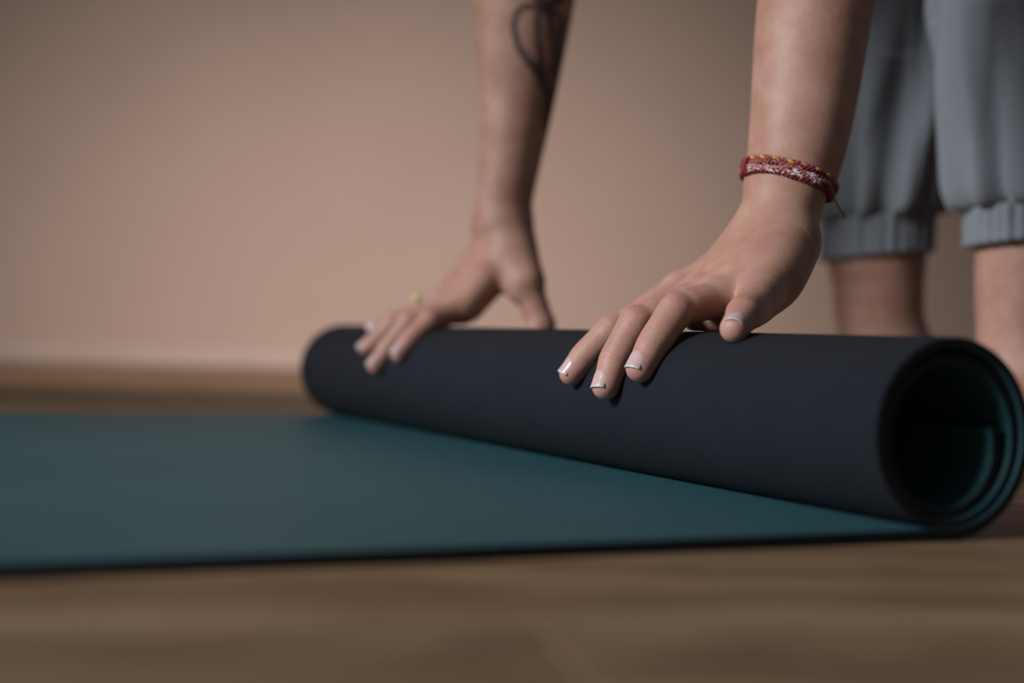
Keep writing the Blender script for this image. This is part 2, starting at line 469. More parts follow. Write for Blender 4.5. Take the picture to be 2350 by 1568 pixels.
# ------------------------------------------------------------------ signed distance modelling of the figure
class Field:
    def __init__(s, lo, hi, vx):
        s.lo = np.asarray(lo, float); s.vx = vx
        s.n = np.ceil((np.asarray(hi) - s.lo) / vx).astype(int) + 1
        s.a = np.full(tuple(s.n), 1.0, dtype=np.float32)
    def sl(s, lo, hi):
        i0 = np.clip(np.floor((lo - s.lo) / s.vx).astype(int), 0, s.n)
        i1 = np.clip(np.ceil((hi - s.lo) / s.vx).astype(int) + 1, 0, s.n)
        return i0, i1
    def grid(s, i0, i1):
        return [(s.lo[k] + s.vx * np.arange(i0[k], i1[k], dtype=np.float32)).astype(np.float32).reshape([-1 if k == m else 1 for m in range(3)]) for k in range(3)]
    def put(s, i0, i1, d, k, op='add'):
        r = s.a[i0[0]:i1[0], i0[1]:i1[1], i0[2]:i1[2]]
        if op == 'add':
            if k <= 0: np.minimum(r, d, out=r)
            else:
                h = np.maximum(k - np.abs(r - d), 0) / k
                r[...] = np.minimum(r, d) - h * h * (k * 0.25)
        else:
            d = -d
            h = np.maximum(k - np.abs(r - d), 0) / k
            r[...] = np.maximum(r, d) + h * h * (k * 0.25)
    def cone(s, p0, p1, r0, r1, k=0.0, op='add', flat=None):
        p0 = np.asarray(p0, float); p1 = np.asarray(p1, float)
        pad = max(r0, r1) + k + 4 * s.vx
        i0, i1 = s.sl(np.minimum(p0, p1) - pad, np.maximum(p0, p1) + pad)
        if np.any(i1 <= i0): return
        X, Y, Z = s.grid(i0, i1)
        d = p1 - p0
        L2 = float(d @ d) + 1e-12
        t = np.clip(((X - p0[0]) * d[0] + (Y - p0[1]) * d[1] + (Z - p0[2]) * d[2]) / L2, 0, 1)
        ax = X - p0[0] - t * d[0]; ay = Y - p0[1] - t * d[1]; az = Z - p0[2] - t * d[2]
        if flat is not None:                   # squash: (axis, factor) thinner along that axis
            n, f = flat
            dn = ax * n[0] + ay * n[1] + az * n[2]
            q2 = ax * ax + ay * ay + az * az + dn * dn * (1 / (f * f) - 1)
        else: q2 = ax * ax + ay * ay + az * az
        D = np.sqrt(q2) - (r0 + t * (r1 - r0))
        s.put(i0, i1, D.astype(np.float32), k, op)
    def ball(s, c, r, k=0.0, op='add'):
        s.cone(c, np.asarray(c) + 1e-6, r, r, k, op)
    def ell(s, c, rad, rot=None, k=0.0):
        c = np.asarray(c, float); rad = np.asarray(rad, float)
        pad = rad.max() + k + 4 * s.vx
        i0, i1 = s.sl(c - pad, c + pad)
        X, Y, Z = s.grid(i0, i1)
        Rm = np.eye(3) if rot is None else rot
        x, y, z = X - c[0], Y - c[1], Z - c[2]
        q = [(x * Rm[m][0] + y * Rm[m][1] + z * Rm[m][2]) / rad[m] for m in range(3)]
        l = np.sqrt(q[0] ** 2 + q[1] ** 2 + q[2] ** 2)
        s.put(i0, i1, ((l - 1) * rad.min()).astype(np.float32), k)
    def chain(s, L, k=0.003, kk=None, own=False):
        """a limb or finger; own=True blends its joints apart from everything else first"""
        if own:
            lo = np.min([np.asarray(p) - r for p, r in L], axis=0) - 6 * s.vx - k
            hi = np.max([np.asarray(p) + r for p, r in L], axis=0) + 6 * s.vx + k
            i0, i1 = s.sl(lo, hi)
            f = Field(s.lo + i0 * s.vx, s.lo + (i1 - 1) * s.vx, s.vx)
            f.a = np.full(tuple(i1 - i0), 1.0, np.float32); f.n = i1 - i0
            for (p0, r0), (p1, r1) in zip(L[:-1], L[1:]): f.cone(p0, p1, r0, r1, k if len(L) < 8 else 0.0)
            s.put(i0, i1, f.a, kk or 0.0)
        else:
            for (p0, r0), (p1, r1) in zip(L[:-1], L[1:]):
                s.cone(p0, p1, r0, r1, k)
    def spline(s, L, k=0.004, sub=18):
        P = [np.asarray(p, float) for p, r in L]; R_ = [r for p, r in L]
        out = []
        for i in range(len(P) - 1):
            a0, a1, a2, a3 = max(i - 1, 0), i, i + 1, min(i + 2, len(P) - 1)
            for j in range(sub):
                t = j / sub
                w_ = (-.5 * t + t * t - .5 * t ** 3, 1 - 2.5 * t * t + 1.5 * t ** 3, .5 * t + 2 * t * t - 1.5 * t ** 3, -.5 * t * t + .5 * t ** 3)
                out.append((w_[0] * P[a0] + w_[1] * P[a1] + w_[2] * P[a2] + w_[3] * P[a3], w_[0] * R_[a0] + w_[1] * R_[a1] + w_[2] * R_[a2] + w_[3] * R_[a3]))
        out.append((P[-1], R_[-1]))
        f = None
        s.chain(out, k, kk=0.010, own=True)
    def sample(s, P):
        g = (np.asarray(P, float) - s.lo) / s.vx
        i = np.clip(np.floor(g).astype(int), 0, s.n - 2)
        f = g - i
        out = 0
        for dx in (0, 1):
            for dy in (0, 1):
                for dz in (0, 1):
                    w_ = (f[:, 0] if dx else 1 - f[:, 0]) * (f[:, 1] if dy else 1 - f[:, 1]) * (f[:, 2] if dz else 1 - f[:, 2])
                    out = out + w_ * s.a[i[:, 0] + dx, i[:, 1] + dy, i[:, 2] + dz]
        return out
    def nets(s):
        a = s.a
        sg = a < 0
        c = [sg[dx:sg.shape[0] - 1 + dx, dy:sg.shape[1] - 1 + dy, dz:sg.shape[2] - 1 + dz] for dx in (0, 1) for dy in (0, 1) for dz in (0, 1)]
        tot = sum(x.astype(np.int8) for x in c)
        act = np.argwhere((tot > 0) & (tot < 8))
        ids = np.full(tot.shape, -1, np.int32)
        ids[act[:, 0], act[:, 1], act[:, 2]] = np.arange(len(act))
        co = np.array([(dx, dy, dz) for dx in (0, 1) for dy in (0, 1) for dz in (0, 1)])
        val = np.stack([a[act[:, 0] + o[0], act[:, 1] + o[1], act[:, 2] + o[2]] for o in co], 1).astype(np.float64)
        acc = np.zeros((len(act), 3)); cnt = np.zeros(len(act))
        for i in range(8):
            for j in range(i + 1, 8):
                if np.abs(co[i] - co[j]).sum() != 1: continue
                m = (val[:, i] < 0) != (val[:, j] < 0)
                t = np.where(m, val[:, i] / (val[:, i] - val[:, j] + 1e-20), 0)
                p = co[i] + t[:, None] * (co[j] - co[i])
                acc += np.where(m[:, None], p, 0); cnt += m
        vert = s.lo + s.vx * (act + acc / cnt[:, None])
        quads = []
        for ax in range(3):
            sa = np.take(sg, range(sg.shape[ax] - 1), ax); sb = np.take(sg, range(1, sg.shape[ax]), ax)
            e = np.argwhere(sa != sb)
            b, c_ = (ax + 1) % 3, (ax + 2) % 3
            ok = (e[:, b] > 0) & (e[:, c_] > 0) & (e[:, b] < ids.shape[b]) & (e[:, c_] < ids.shape[c_])
            e = e[ok]
            ins = sa[e[:, 0], e[:, 1], e[:, 2]]
            def cell(db, dc):
                q = e.copy(); q[:, b] -= db; q[:, c_] -= dc
                return ids[q[:, 0], q[:, 1], q[:, 2]]
            q = np.stack([cell(1, 1), cell(0, 1), cell(0, 0), cell(1, 0)], 1)
            q[~ins] = q[~ins][:, ::-1]
            quads.append(q)
        q = np.concatenate(quads)
        q = q[(q >= 0).all(1)]
        return vert, q

def relax(v, q, it=2, lam=0.5):
    e = np.concatenate([q[:, [0, 1]], q[:, [1, 2]], q[:, [2, 3]], q[:, [3, 0]]])
    for _ in range(it):
        s_ = np.zeros_like(v); c_ = np.zeros(len(v))
        for k in range(3):
            s_[:, k] = np.bincount(e[:, 0], v[e[:, 1], k], len(v)) + np.bincount(e[:, 1], v[e[:, 0], k], len(v))
        c_ = np.bincount(e[:, 0], minlength=len(v)) + np.bincount(e[:, 1], minlength=len(v))
        v = v + lam * (s_ / np.maximum(c_, 1)[:, None] - v)
    return v

# joints of the figure: (point in metres, radius)
J = {'N_index': [((0.1056, 0.8484, 0.1104), 0.0095),
             ((0.0589, 0.8378, 0.0887), 0.0085),
             ((0.0421, 0.8367, 0.0717), 0.0076),
             ((0.0352, 0.8362, 0.0628), 0.0066)],
 'N_middle': [((0.1096, 0.8238, 0.1112), 0.01),
              ((0.0699, 0.8033, 0.0927), 0.0089),
              ((0.0578, 0.7977, 0.0712), 0.0082),
              ((0.0527, 0.7924, 0.0572), 0.0072)],
 'N_ring': [((0.1179, 0.8023, 0.1093), 0.0098),
            ((0.0895, 0.7804, 0.1001), 0.0087),
            ((0.0761, 0.772, 0.0804), 0.008),
            ((0.0693, 0.7669, 0.0682), 0.0072)],
 'N_pinky': [((0.14, 0.796, 0.1131), 0.0106),
             ((0.1309, 0.7709, 0.1035), 0.0097),
             ((0.1208, 0.7441, 0.0984), 0.0086),
             ((0.1136, 0.7276, 0.0905), 0.007)],
 'N_thumb': [((0.154, 0.8906, 0.1437), 0.013),
             ((0.1312, 0.9098, 0.1298), 0.012),
             ((0.1055, 0.9068, 0.1173), 0.0104),
             ((0.083, 0.8997, 0.102), 0.009)],
 'N_arm': [((0.1535, 0.8485, 0.1475), 0.021),
           ((0.1595, 0.8546, 0.1625), 0.0232),
           ((0.1635, 0.862, 0.1813), 0.0256),
           ((0.169, 0.8678, 0.1954), 0.0285),
           ((0.1753, 0.8773, 0.2296), 0.0318),
           ((0.1857, 0.8964, 0.3019), 0.0365)],
 'N_hypo': [((0.161, 0.8432, 0.1434), 0.0138),
            ((0.1544, 0.8313, 0.1309), 0.0142),
            ((0.146, 0.8197, 0.12), 0.0142),
            ((0.1343, 0.8044, 0.1046), 0.012)],
 'N_meta_index': [((0.1491, 0.8641, 0.1511), 0.0165), ((0.1056, 0.8484, 0.1104), 0.0094)],
 'N_meta_middle': [((0.1532, 0.8572, 0.1507), 0.0175), ((0.1096, 0.8238, 0.1118), 0.0098)],
 'N_meta_ring': [((0.1568, 0.8478, 0.1475), 0.0175), ((0.1178, 0.8023, 0.1108), 0.0102)],
 'N_meta_pinky': [((0.1602, 0.8406, 0.1445), 0.0152), ((0.14, 0.796, 0.1131), 0.0098)],
 'N_pad': [((0.1485, 0.8418, 0.1274), 0.017), ((0.1165, 0.8204, 0.1013), 0.01)],
 'N_pad2': [((0.1077, 0.834, 0.0998), 0.0102), ((0.1275, 0.81, 0.0999), 0.01)],
 'F_index': [((-0.0402, 1.1401, 0.1049), 0.0102),
             ((-0.0648, 1.1222, 0.0959), 0.0092),
             ((-0.0806, 1.1138, 0.0782), 0.0082),
             ((-0.0876, 1.1073, 0.0682), 0.0072)],
 'F_middle': [((-0.0489, 1.1604, 0.1087), 0.0102),
              ((-0.0841, 1.1507, 0.0933), 0.0092),
              ((-0.1, 1.15, 0.0717), 0.0083),
              ((-0.1093, 1.1443, 0.0581), 0.0073)],
 'F_ring': [((-0.0563, 1.1801, 0.1108), 0.0098),
            ((-0.0981, 1.1795, 0.0933), 0.0088),
            ((-0.1134, 1.1813, 0.0773), 0.0078),
            ((-0.1216, 1.1856, 0.0716), 0.0068)],
 'F_pinky': [((-0.0616, 1.1997, 0.1094), 0.009),
             ((-0.0913, 1.2091, 0.0946), 0.0072),
             ((-0.1048, 1.2171, 0.0899), 0.0062),
             ((-0.1203, 1.2221, 0.0878), 0.0054)],
 'F_thumb': [((-0.0018, 1.1689, 0.1548), 0.0155),
             ((0.0096, 1.151, 0.1292), 0.0126),
             ((0.0235, 1.1454, 0.0942), 0.011),
             ((0.0107, 1.1328, 0.066), 0.0092)],
 'F_arm': [((-0.0114, 1.1777, 0.1616), 0.0205),
           ((-0.0107, 1.178, 0.1779), 0.0238),
           ((-0.0099, 1.1784, 0.1996), 0.024),
           ((-0.0067, 1.1777, 0.2267), 0.0255),
           ((-0.0039, 1.1767, 0.2556), 0.0285),
           ((-0.0007, 1.1761, 0.2917), 0.032),
           ((0.0019, 1.1729, 0.3632), 0.0415)],
 'F_meta_index': [((-0.0057, 1.1715, 0.1541), 0.0165), ((-0.0402, 1.1401, 0.1049), 0.0115)],
 'F_meta_middle': [((-0.0112, 1.18, 0.1563), 0.017), ((-0.0489, 1.1604, 0.1087), 0.011)],
 'F_meta_ring': [((-0.015, 1.1893, 0.1586), 0.0165), ((-0.0563, 1.1801, 0.1108), 0.0105)],
 'F_meta_pinky': [((-0.0188, 1.1963, 0.1608), 0.015), ((-0.0616, 1.1997, 0.1094), 0.01)],
 'F_web': [((-0.0055, 1.1639, 0.1465), 0.013), ((0.0035, 1.1471, 0.119), 0.006)],
 'F_then': [((-0.0062, 1.1757, 0.1724), 0.019), ((0.0102, 1.1525, 0.1304), 0.0122)],
 'F_ulna': [((-0.0285, 1.183, 0.176), 0.008)],
 'R_leg': [((0.3517, 1.36, 0.0845), 0.039), ((0.3512, 1.36, 0.1011), 0.0402), ((0.3479, 1.36, 0.1595), 0.0443), ((0.348, 1.36, 0.1845), 0.046)],
 'R_pant': [((0.3459, 1.36, 0.1711), 0.052),
            ((0.346, 1.3599, 0.2095), 0.052),
            ((0.3534, 1.3599, 0.2285), 0.069),
            ((0.3579, 1.3599, 0.2766), 0.069),
            ((0.3599, 1.3599, 0.3351), 0.067),
            ((0.3605, 1.3599, 0.4186), 0.066)],
 'L_leg': [((0.4025, 1.1, 0.0871), 0.039), ((0.4022, 1.1, 0.0972), 0.0402), ((0.4029, 1.1, 0.1681), 0.0443)],
 'L_pant': [((0.4035, 1.1, 0.1695), 0.0525),
            ((0.4027, 1.1, 0.1985), 0.0525),
            ((0.4023, 1.0999, 0.2113), 0.067),
            ((0.402, 1.0999, 0.2457), 0.068),
            ((0.3998, 1.0999, 0.276), 0.069),
            ((0.3894, 1.0999, 0.3568), 0.07)]}

def seg_param(P, A, B):
    d = B - A
    t = np.clip(((P - A) @ d) / (d @ d), 0, 1)
    return t, np.linalg.norm(P - A - t[:, None] * d, axis=1)

def finger_frames(ch, hint):
    pts = [np.array(p) for p, r in ch]
    bend = pts[1] - 0.5 * (pts[0] + pts[2])
    d = np.asarray(hint, float) * 0.012 + bend
    return pts, nrm(d)

def finger_attr(P, A, ch, hint):
    """arc length, crease mask and redness along one finger, written where it is the nearest"""
    pts, dor = finger_frames(ch, hint)
    rads = [r for p, r in ch]
    s0 = 0
    lens = [np.linalg.norm(pts[i + 1] - pts[i]) for i in range(3)]
    best = np.full(len(P), 9.0); arcv = np.zeros(len(P)); off = np.zeros((len(P), 3))
    for i in range(3):
        t, dd = seg_param(P, pts[i], pts[i + 1])
        rr = rads[i] + t * (rads[i + 1] - rads[i])
        rel = dd - rr
        m = rel < best
        best[m] = rel[m]; arcv[m] = s0 + t[m] * lens[i]
        c = pts[i] + t[:, None] * (pts[i + 1] - pts[i])
        off[m] = (P - c)[m] / rr[m, None]
        s0 += lens[i]
    near = np.clip(1 - best / 0.003, 0, 1) * (best < A['best'])
    A['best'] = np.where(best < A['best'], best, A['best'])
    sel = near > 0
    pip, dip, tot = lens[0], lens[0] + lens[1], sum(lens)
    dors = np.clip(off @ dor * 1.3 + 0.25, 0, 1)
    g = lambda c, w_: np.exp(-((arcv - c) / w_) ** 2)
    wm = dors * (0.85 * g(pip, 0.0055) + 0.65 * g(dip, 0.0034)) + 0.03
    pink = 0.40 * dors * g(pip, 0.007) + 0.30 * dors * g(dip, 0.005) + 0.55 * np.clip((arcv - tot + 0.014) / 0.014, 0, 1) + 0.12
    A['wu'][sel] = arcv[sel]
    A['wm'][sel] = (wm * near)[sel]
    A['pink'][sel] = (pink * near)[sel]

def build_arm(pre, vx, top, extra, hint):
    L = J
    every = [p for k in L if k.startswith(pre) for p in L[k]]
    lo = np.min([np.array(p) - r for p, r in every], 0) - 0.012
    hi = np.max([np.array(p) + r for p, r in every], 0) + 0.012
    hi[2] = top
    f = Field(lo, hi, vx)
    f.spline(L[pre + 'arm'] + extra)
    for m in ('meta_index', 'meta_middle', 'meta_ring', 'meta_pinky'):
        f.chain(L[pre + m], 0.009)
    return f

HINT_N = V(-0.462, -0.337, 0.803)
HINT_F = V(-0.55, -0.45, 0.72)
FING = ('index', 'middle', 'ring', 'pinky', 'thumb')

# her left arm and hand, nearest to the camera
EL_L = ((0.2060, 0.928, 0.405), 0.0400)
fN = build_arm('N_', 0.0009, 0.372, [EL_L], HINT_N)
fN.chain(J['N_hypo'], 0.016)
fN.chain(J['N_pad'], 0.010)
fN.chain(J['N_pad2'], 0.008)
fN.ball((0.1700, 0.8480, 0.1780), 0.0080, 0.014)                      # head of the ulna
pm = lambda u, v_: np.array(J[u][1][0]) * (1 - v_) + np.array(J['N_meta_middle'][0][0]) * v_
HN = nrm(HINT_N)
for a_, b_, r_ in (('N_meta_index', 'N_meta_middle', .0125), ('N_meta_middle', 'N_meta_ring', .0125), ('N_meta_ring', 'N_meta_pinky', .0125)):
    A0, A1 = np.array(J[a_][0][0]), np.array(J[a_][1][0]); B0, B1 = np.array(J[b_][0][0]), np.array(J[b_][1][0])
    fN.cone((A0 + B0) / 2, (A1 + B1) / 2 - HN * 0.004 + (A0 - A1) * 0.10, 0.015, 0.0092, 0.010)
fN.cone(np.array(J['N_meta_pinky'][0][0]) - HN * .004, np.array(J['N_meta_ring'][1][0]) - HN * .006, .014, .0095, .010)   # palm side
fN.cone(np.array(J['N_meta_index'][0][0]) - HN * .006, np.array(J['N_meta_index'][1][0]) - HN * .006, .014, .0090, .010)
fN.chain(J['N_thumb'][:2], 0.010)
for d_, r_ in (('N_ring', .0032), ('N_middle', .0026)):                                 # dimples behind the lifted knuckles
    c = np.array(J[d_][0][0]) + HN * (J[d_][0][1] + 0.0042) + nrm(np.array(J['N_arm'][0][0]) - np.array(J[d_][0][0])) * 0.007
    fN.ball(c, r_, 0.008, op='sub')
fing = Field(fN.lo, fN.lo + (fN.n - 1) * fN.vx, fN.vx); fing.a = np.full_like(fN.a, 1.0); fing.n = fN.n
for n_ in FING: fing.chain(J['N_' + n_], 0.0035, 0.0006, own=True)
for n_ in FING[:4]:                                                    # knuckle swell, finger pads
    ch = J['N_' + n_]; pts, dor = finger_frames(ch, HINT_N)
    fing.ball(pts[1] + dor * 0.0006, ch[1][1] * 0.93, 0.004)
    for s0_ in (0, 1):
        rm = 0.5 * (ch[s0_][1] + ch[s0_ + 1][1])
        fing.cone(pts[s0_] * .70 + pts[s0_ + 1] * .30, pts[s0_] * .30 + pts[s0_ + 1] * .70, rm * 1.03, rm * 1.0, 0.004)
    ax = nrm(pts[3] - pts[2])
    fing.cone(pts[2] + ax * 0.006 - dor * 0.0008, pts[3] - dor * 0.0006, ch[3][1] * 1.02, ch[3][1] * 0.95, 0.003)
fN.put(np.array([0, 0, 0]), fN.n, fing.a, 0.0055)
vN, qN = fN.nets()
vN = relax(vN, qN, 2, 0.4)

# her right arm and hand, further along the roll
EL_R = ((0.006, 1.1690, 0.430), 0.0440)
fF = build_arm('F_', 0.0012, 0.420, [EL_R], HINT_F)
fF.ball(J['F_ulna'][0][0], 0.0080, 0.010)
HF = nrm(HINT_F)
for a_, b_ in (('F_meta_index', 'F_meta_middle'), ('F_meta_middle', 'F_meta_ring'), ('F_meta_ring', 'F_meta_pinky')):
    A0, A1 = np.array(J[a_][0][0]), np.array(J[a_][1][0]); B0, B1 = np.array(J[b_][0][0]), np.array(J[b_][1][0])
    fF.cone((A0 + B0) / 2, (A1 + B1) / 2 - HF * 0.004 + (A0 - A1) * 0.10, 0.015, 0.0095, 0.010)
    fF.cone((A0 + B0) / 2 - HF * .006, (A1 + B1) / 2 - HF * .009 + (A0 - A1) * 0.12, 0.014, 0.0100, 0.010)
fF.chain(J['F_thumb'][:2], 0.012)
fF.chain(J['F_then'], 0.012)
fF.chain(J['F_web'], 0.012)                                          # web of the thumb
fing = Field(fF.lo, fF.lo + (fF.n - 1) * fF.vx, fF.vx); fing.a = np.full_like(fF.a, 1.0); fing.n = fF.n
for n_ in FING: fing.chain(J['F_' + n_], 0.0035, 0.0006, own=True)
fF.put(np.array([0, 0, 0]), fF.n, fing.a, 0.0055)
vF, qF = fF.nets()
vF = relax(vF, qF, 6, 0.5)

# shins and feet
fL = Field((0.05, 0.96, -0.004), (0.52, 1.50, 0.42), 0.003)
def shin(ch, fx, side):
    a0 = np.array(ch[0][0])
    ank = V(a0[0] + 0.004, a0[1], 0.075)
    top = V(a0[0] + 0.008, a0[1], 0.40)
    fL.spline([(tuple(ank), 0.037)] + ch[1:] + [(tuple(top), 0.047)])
    fL.ball(ank + V(0, -0.027, 0.0), 0.014, 0.014)                    # ankle bones
    fL.ball(ank + V(0, 0.027, 0.004), 0.014, 0.014)
    fL.cone(ank + V(0.020, 0, -0.045), ank + V(0.016, 0, 0.0), 0.030, 0.028, 0.03)     # heel
    fL.cone(ank + V(-0.005, 0, -0.02), ank + V(-0.105, 0, -0.052), 0.034, 0.023, 0.03)
    fL.cone(ank + V(0.015, 0, -0.05), ank + V(-0.115, 0.006 * side, -0.056), 0.025, 0.020, 0.03)
    fL.cone(ank + V(-0.105, 0.022 * side, -0.055), ank + V(-0.100, -0.024 * side, -0.057), 0.0195, 0.0175, 0.02)
    for i, (dy, ln, r_) in enumerate(((0.030, 0.058, .0115), (0.012, 0.054, .0085), (-0.003, 0.046, .0080), (-0.017, 0.036, .0078), (-0.029, 0.024, .0075))):
        fL.cone(ank + V(-0.110, dy * side, -0.060), ank + V(-0.112 - ln, dy * side * 1.05, -0.074 + r_), r_ * 1.05, r_, 0.004)
shin(J['R_leg'], 0, -1)
shin(J['L_leg'], 0, 1)
vL, qL = fL.nets()

# the rest of the figure: bent forward above the roll
SH_L, SH_R = V(0.235, 0.985, 0.665), V(0.115, 1.255, 0.675)
HIP = V(0.555, 1.225, 0.865)
KN_L, KN_R = V(0.405, 1.105, 0.46), V(0.375, 1.355, 0.46)
HP_L, HP_R = HIP + V(-0.01, -0.085, -0.04), HIP + V(0.01, 0.085, -0.04)
NECK = (SH_L + SH_R) / 2
tdir = nrm(NECK - HIP)
HEAD = NECK + V(-0.185, -0.045, -0.020)
fB = Field((-0.22, 0.80, 0.34), (0.80, 1.48, 1.06), 0.006)
def upper(f, grow, arms=True, legs=True):
    f.cone(HIP, HIP + tdir * 0.16, 0.125 + grow, 0.105 + grow, 0.05)
    f.cone(HIP + tdir * 0.16, NECK - tdir * 0.06, 0.105 + grow, 0.115 + grow, 0.05)
    f.cone(SH_L, SH_R, 0.052 + grow, 0.052 + grow, 0.05)
upper(fB, 0.0)
for shd, el in ((SH_L, EL_L), (SH_R, EL_R)):
    e = np.array(el[0])
    fB.cone(shd, e, 0.050, el[1] + 0.001, 0.02)
    fB.cone(e, e - V(0.004, 0.0, 0.05), el[1], el[1] - 0.004, 0.01)
for hp, kn in ((HP_L, KN_L), (HP_R, KN_R)):
    fB.cone(hp, kn, 0.078, 0.048, 0.03)
    fB.cone(kn, kn - V(0, 0, 0.08), 0.048, 0.046, 0.02)
fB.cone(NECK, HEAD, 0.054, 0.050, 0.03)
hf = nrm(V(-0.62, -0.05, -0.78))                                       # where the face looks
hu = nrm(V(-0.78, -0.10, 0.62)); hu = nrm(hu - hf * (hu @ hf)); hs = np.cross(hf, hu)
HR = np.stack([hs, hf, hu])
fB.ell(HEAD + hu * 0.035, (0.073, 0.093, 0.105), HR, 0.02)
fB.ell(HEAD + hf * 0.035 - hu * 0.045, (0.052, 0.055, 0.065), HR, 0.03)
fB.cone(HEAD + hf * 0.092 + hu * 0.025, HEAD + hf * 0.108 - hu * 0.012, 0.008, 0.013, 0.012)      # nose
fB.cone(HEAD + hf * 0.086 - hu * 0.045 - hs * .018, HEAD + hf * 0.086 - hu * 0.045 + hs * .018, 0.008, 0.008, 0.006)   # lips
for s_ in (-1, 1):
    fB.ell(HEAD + hs * 0.075 * s_ + hu * 0.012 - hf * 0.01, (0.008, 0.018, 0.030), HR, 0.008)   # ears
    fB.ball(HEAD + hf * 0.094 + hu * 0.030 + hs * 0.031 * s_, 0.012, 0.010, op='sub')
vB, qB = fB.nets()

# one continuous skin
VV = np.concatenate([vN, vF, vL, vB])
QQ = np.concatenate([qN, qF + len(vN), qL + len(vN) + len(vF), qB + len(vN) + len(vF) + len(vL)])
AT = {k: np.zeros(len(VV)) for k in ('wu', 'wm', 'pink', 'ink')}
def arm_attrs(v, pre, hint, s0):
    A = {k: np.zeros(len(v)) for k in ('wu', 'wm', 'pink')}
    A['best'] = np.full(len(v), 9.0)
    for n_ in FING: finger_attr(v, A, J[pre + n_], hint)
    c = np.array(J[pre + 'meta_middle'][1][0])
    dist = np.linalg.norm(v - c, axis=1)
    A['pink'] = np.maximum(A['pink'], 0.22 * np.exp(-(dist / 0.05) ** 2))
    for k in ('wu', 'wm', 'pink'): AT[k][s0:s0 + len(v)] = A[k]
arm_attrs(vN, 'N_', HINT_N, 0)
arm_attrs(vF, 'F_', HINT_F, len(vN))

# tattoo on the right forearm: ink lines (x, z on the arm), a flower with long petals
TAT = [([(-.0040, .3425), (-.0058, .3320), (-.0018, .3170), (.0080, .3045), (.0155, .2950), (.0200, .2860)], .0016),
       ([(-.0040, .3425), (.0015, .3480), (.0115, .3480), (.0225, .3455)], .0014),
       ([(.0140, .3470), (.0125, .3380), (.0135, .3240), (.0165, .3100), (.0190, .2950)], .0012),
       ([(.0080, .3045), (.0150, .3010), (.0215, .2900)], .0022),
       ([(.0225, .3455), (.0240, .3380), (.0255, .3300)], .0016),
       ([(.0330, .3400), (.0315, .3280), (.0320, .3100), (.0300, .2950), (.0255, .2700)], .0016),
       ([(.0060, .3680), (.0100, .3560), (.0190, .3510), (.0310, .3560), (.0350, .3680)], .0018),
       ([(.0100, .3560), (.0215, .3480), (.0330, .3440)], .0014),
       ([(.0215, .2900), (.0235, .2740), (.0245, .2560)], .0022),
       ([(.0255, .3300), (.0275, .3150), (.0240, .2960)], .0012)]
ink = np.zeros(len(vF))
front = vF[:, 1] < 1.1750
for pl, wd in TAT:
    best = np.full(len(vF), 9.0)
    for (x0, z0), (x1, z1) in zip(pl[:-1], pl[1:]):
        A2, B2 = np.array([x0, z0]), np.array([x1, z1])
        _, dd = seg_param(vF[:, [0, 2]], A2, B2)
        best = np.minimum(best, dd)
    ink = np.maximum(ink, np.clip(1.6 - best / (wd * 1.55), 0, 1))
AT['ink'][len(vN):len(vN) + len(vF)] = np.where(front, ink * 0.85, 0)

ORG = V(0.38, 1.23, 0.0)
me = bpy.data.meshes.new('person')
me.vertices.add(len(VV)); me.vertices.foreach_set('co', (VV - ORG).ravel().astype(np.float32))
me.loops.add(len(QQ) * 4); me.loops.foreach_set('vertex_index', QQ.ravel().astype(np.int32))
me.polygons.add(len(QQ)); me.polygons.foreach_set('loop_start', np.arange(0, len(QQ) * 4, 4, dtype=np.int32))
me.update(calc_edges=True)
for k in AT:
    at_ = me.attributes.new(k, 'FLOAT', 'POINT')
    at_.data.foreach_set('value', AT[k].astype(np.float32))
person = obj('person', me, M['skin'])
person.location = tuple(ORG)
tag(person, 'barefoot person in grey cuffed joggers bending down with both hands on the rolled mat', 'person')

def child(name, verts, faces, mats, parent=None, origin=None, mi=None, label=None, smooth=True):
    """a part placed in world coordinates, with its origin at its own middle"""
    parent = parent or person
    verts = np.asarray(verts, float)
    c = verts.mean(0) if origin is None else np.asarray(origin)
    o = obj(name, mk(verts - c, faces, mi), mats, parent, smooth)
    pw = V(*parent['world_origin']) if 'world_origin' in parent else ORG
    o.location = tuple(c - pw)
    WO[o.name] = c
    if label: o['label'] = label
    return o
WO = {}
def child_of(par, name, verts, faces, mats, mi=None, label=None):
    verts = np.asarray(verts, float)
    c = verts.mean(0)
    o = obj(name, mk(verts - c, faces, mi), mats, par, True)
    o.location = tuple(c - WO[par.name])
    if label: o['label'] = label
    WO[o.name] = c
    return o

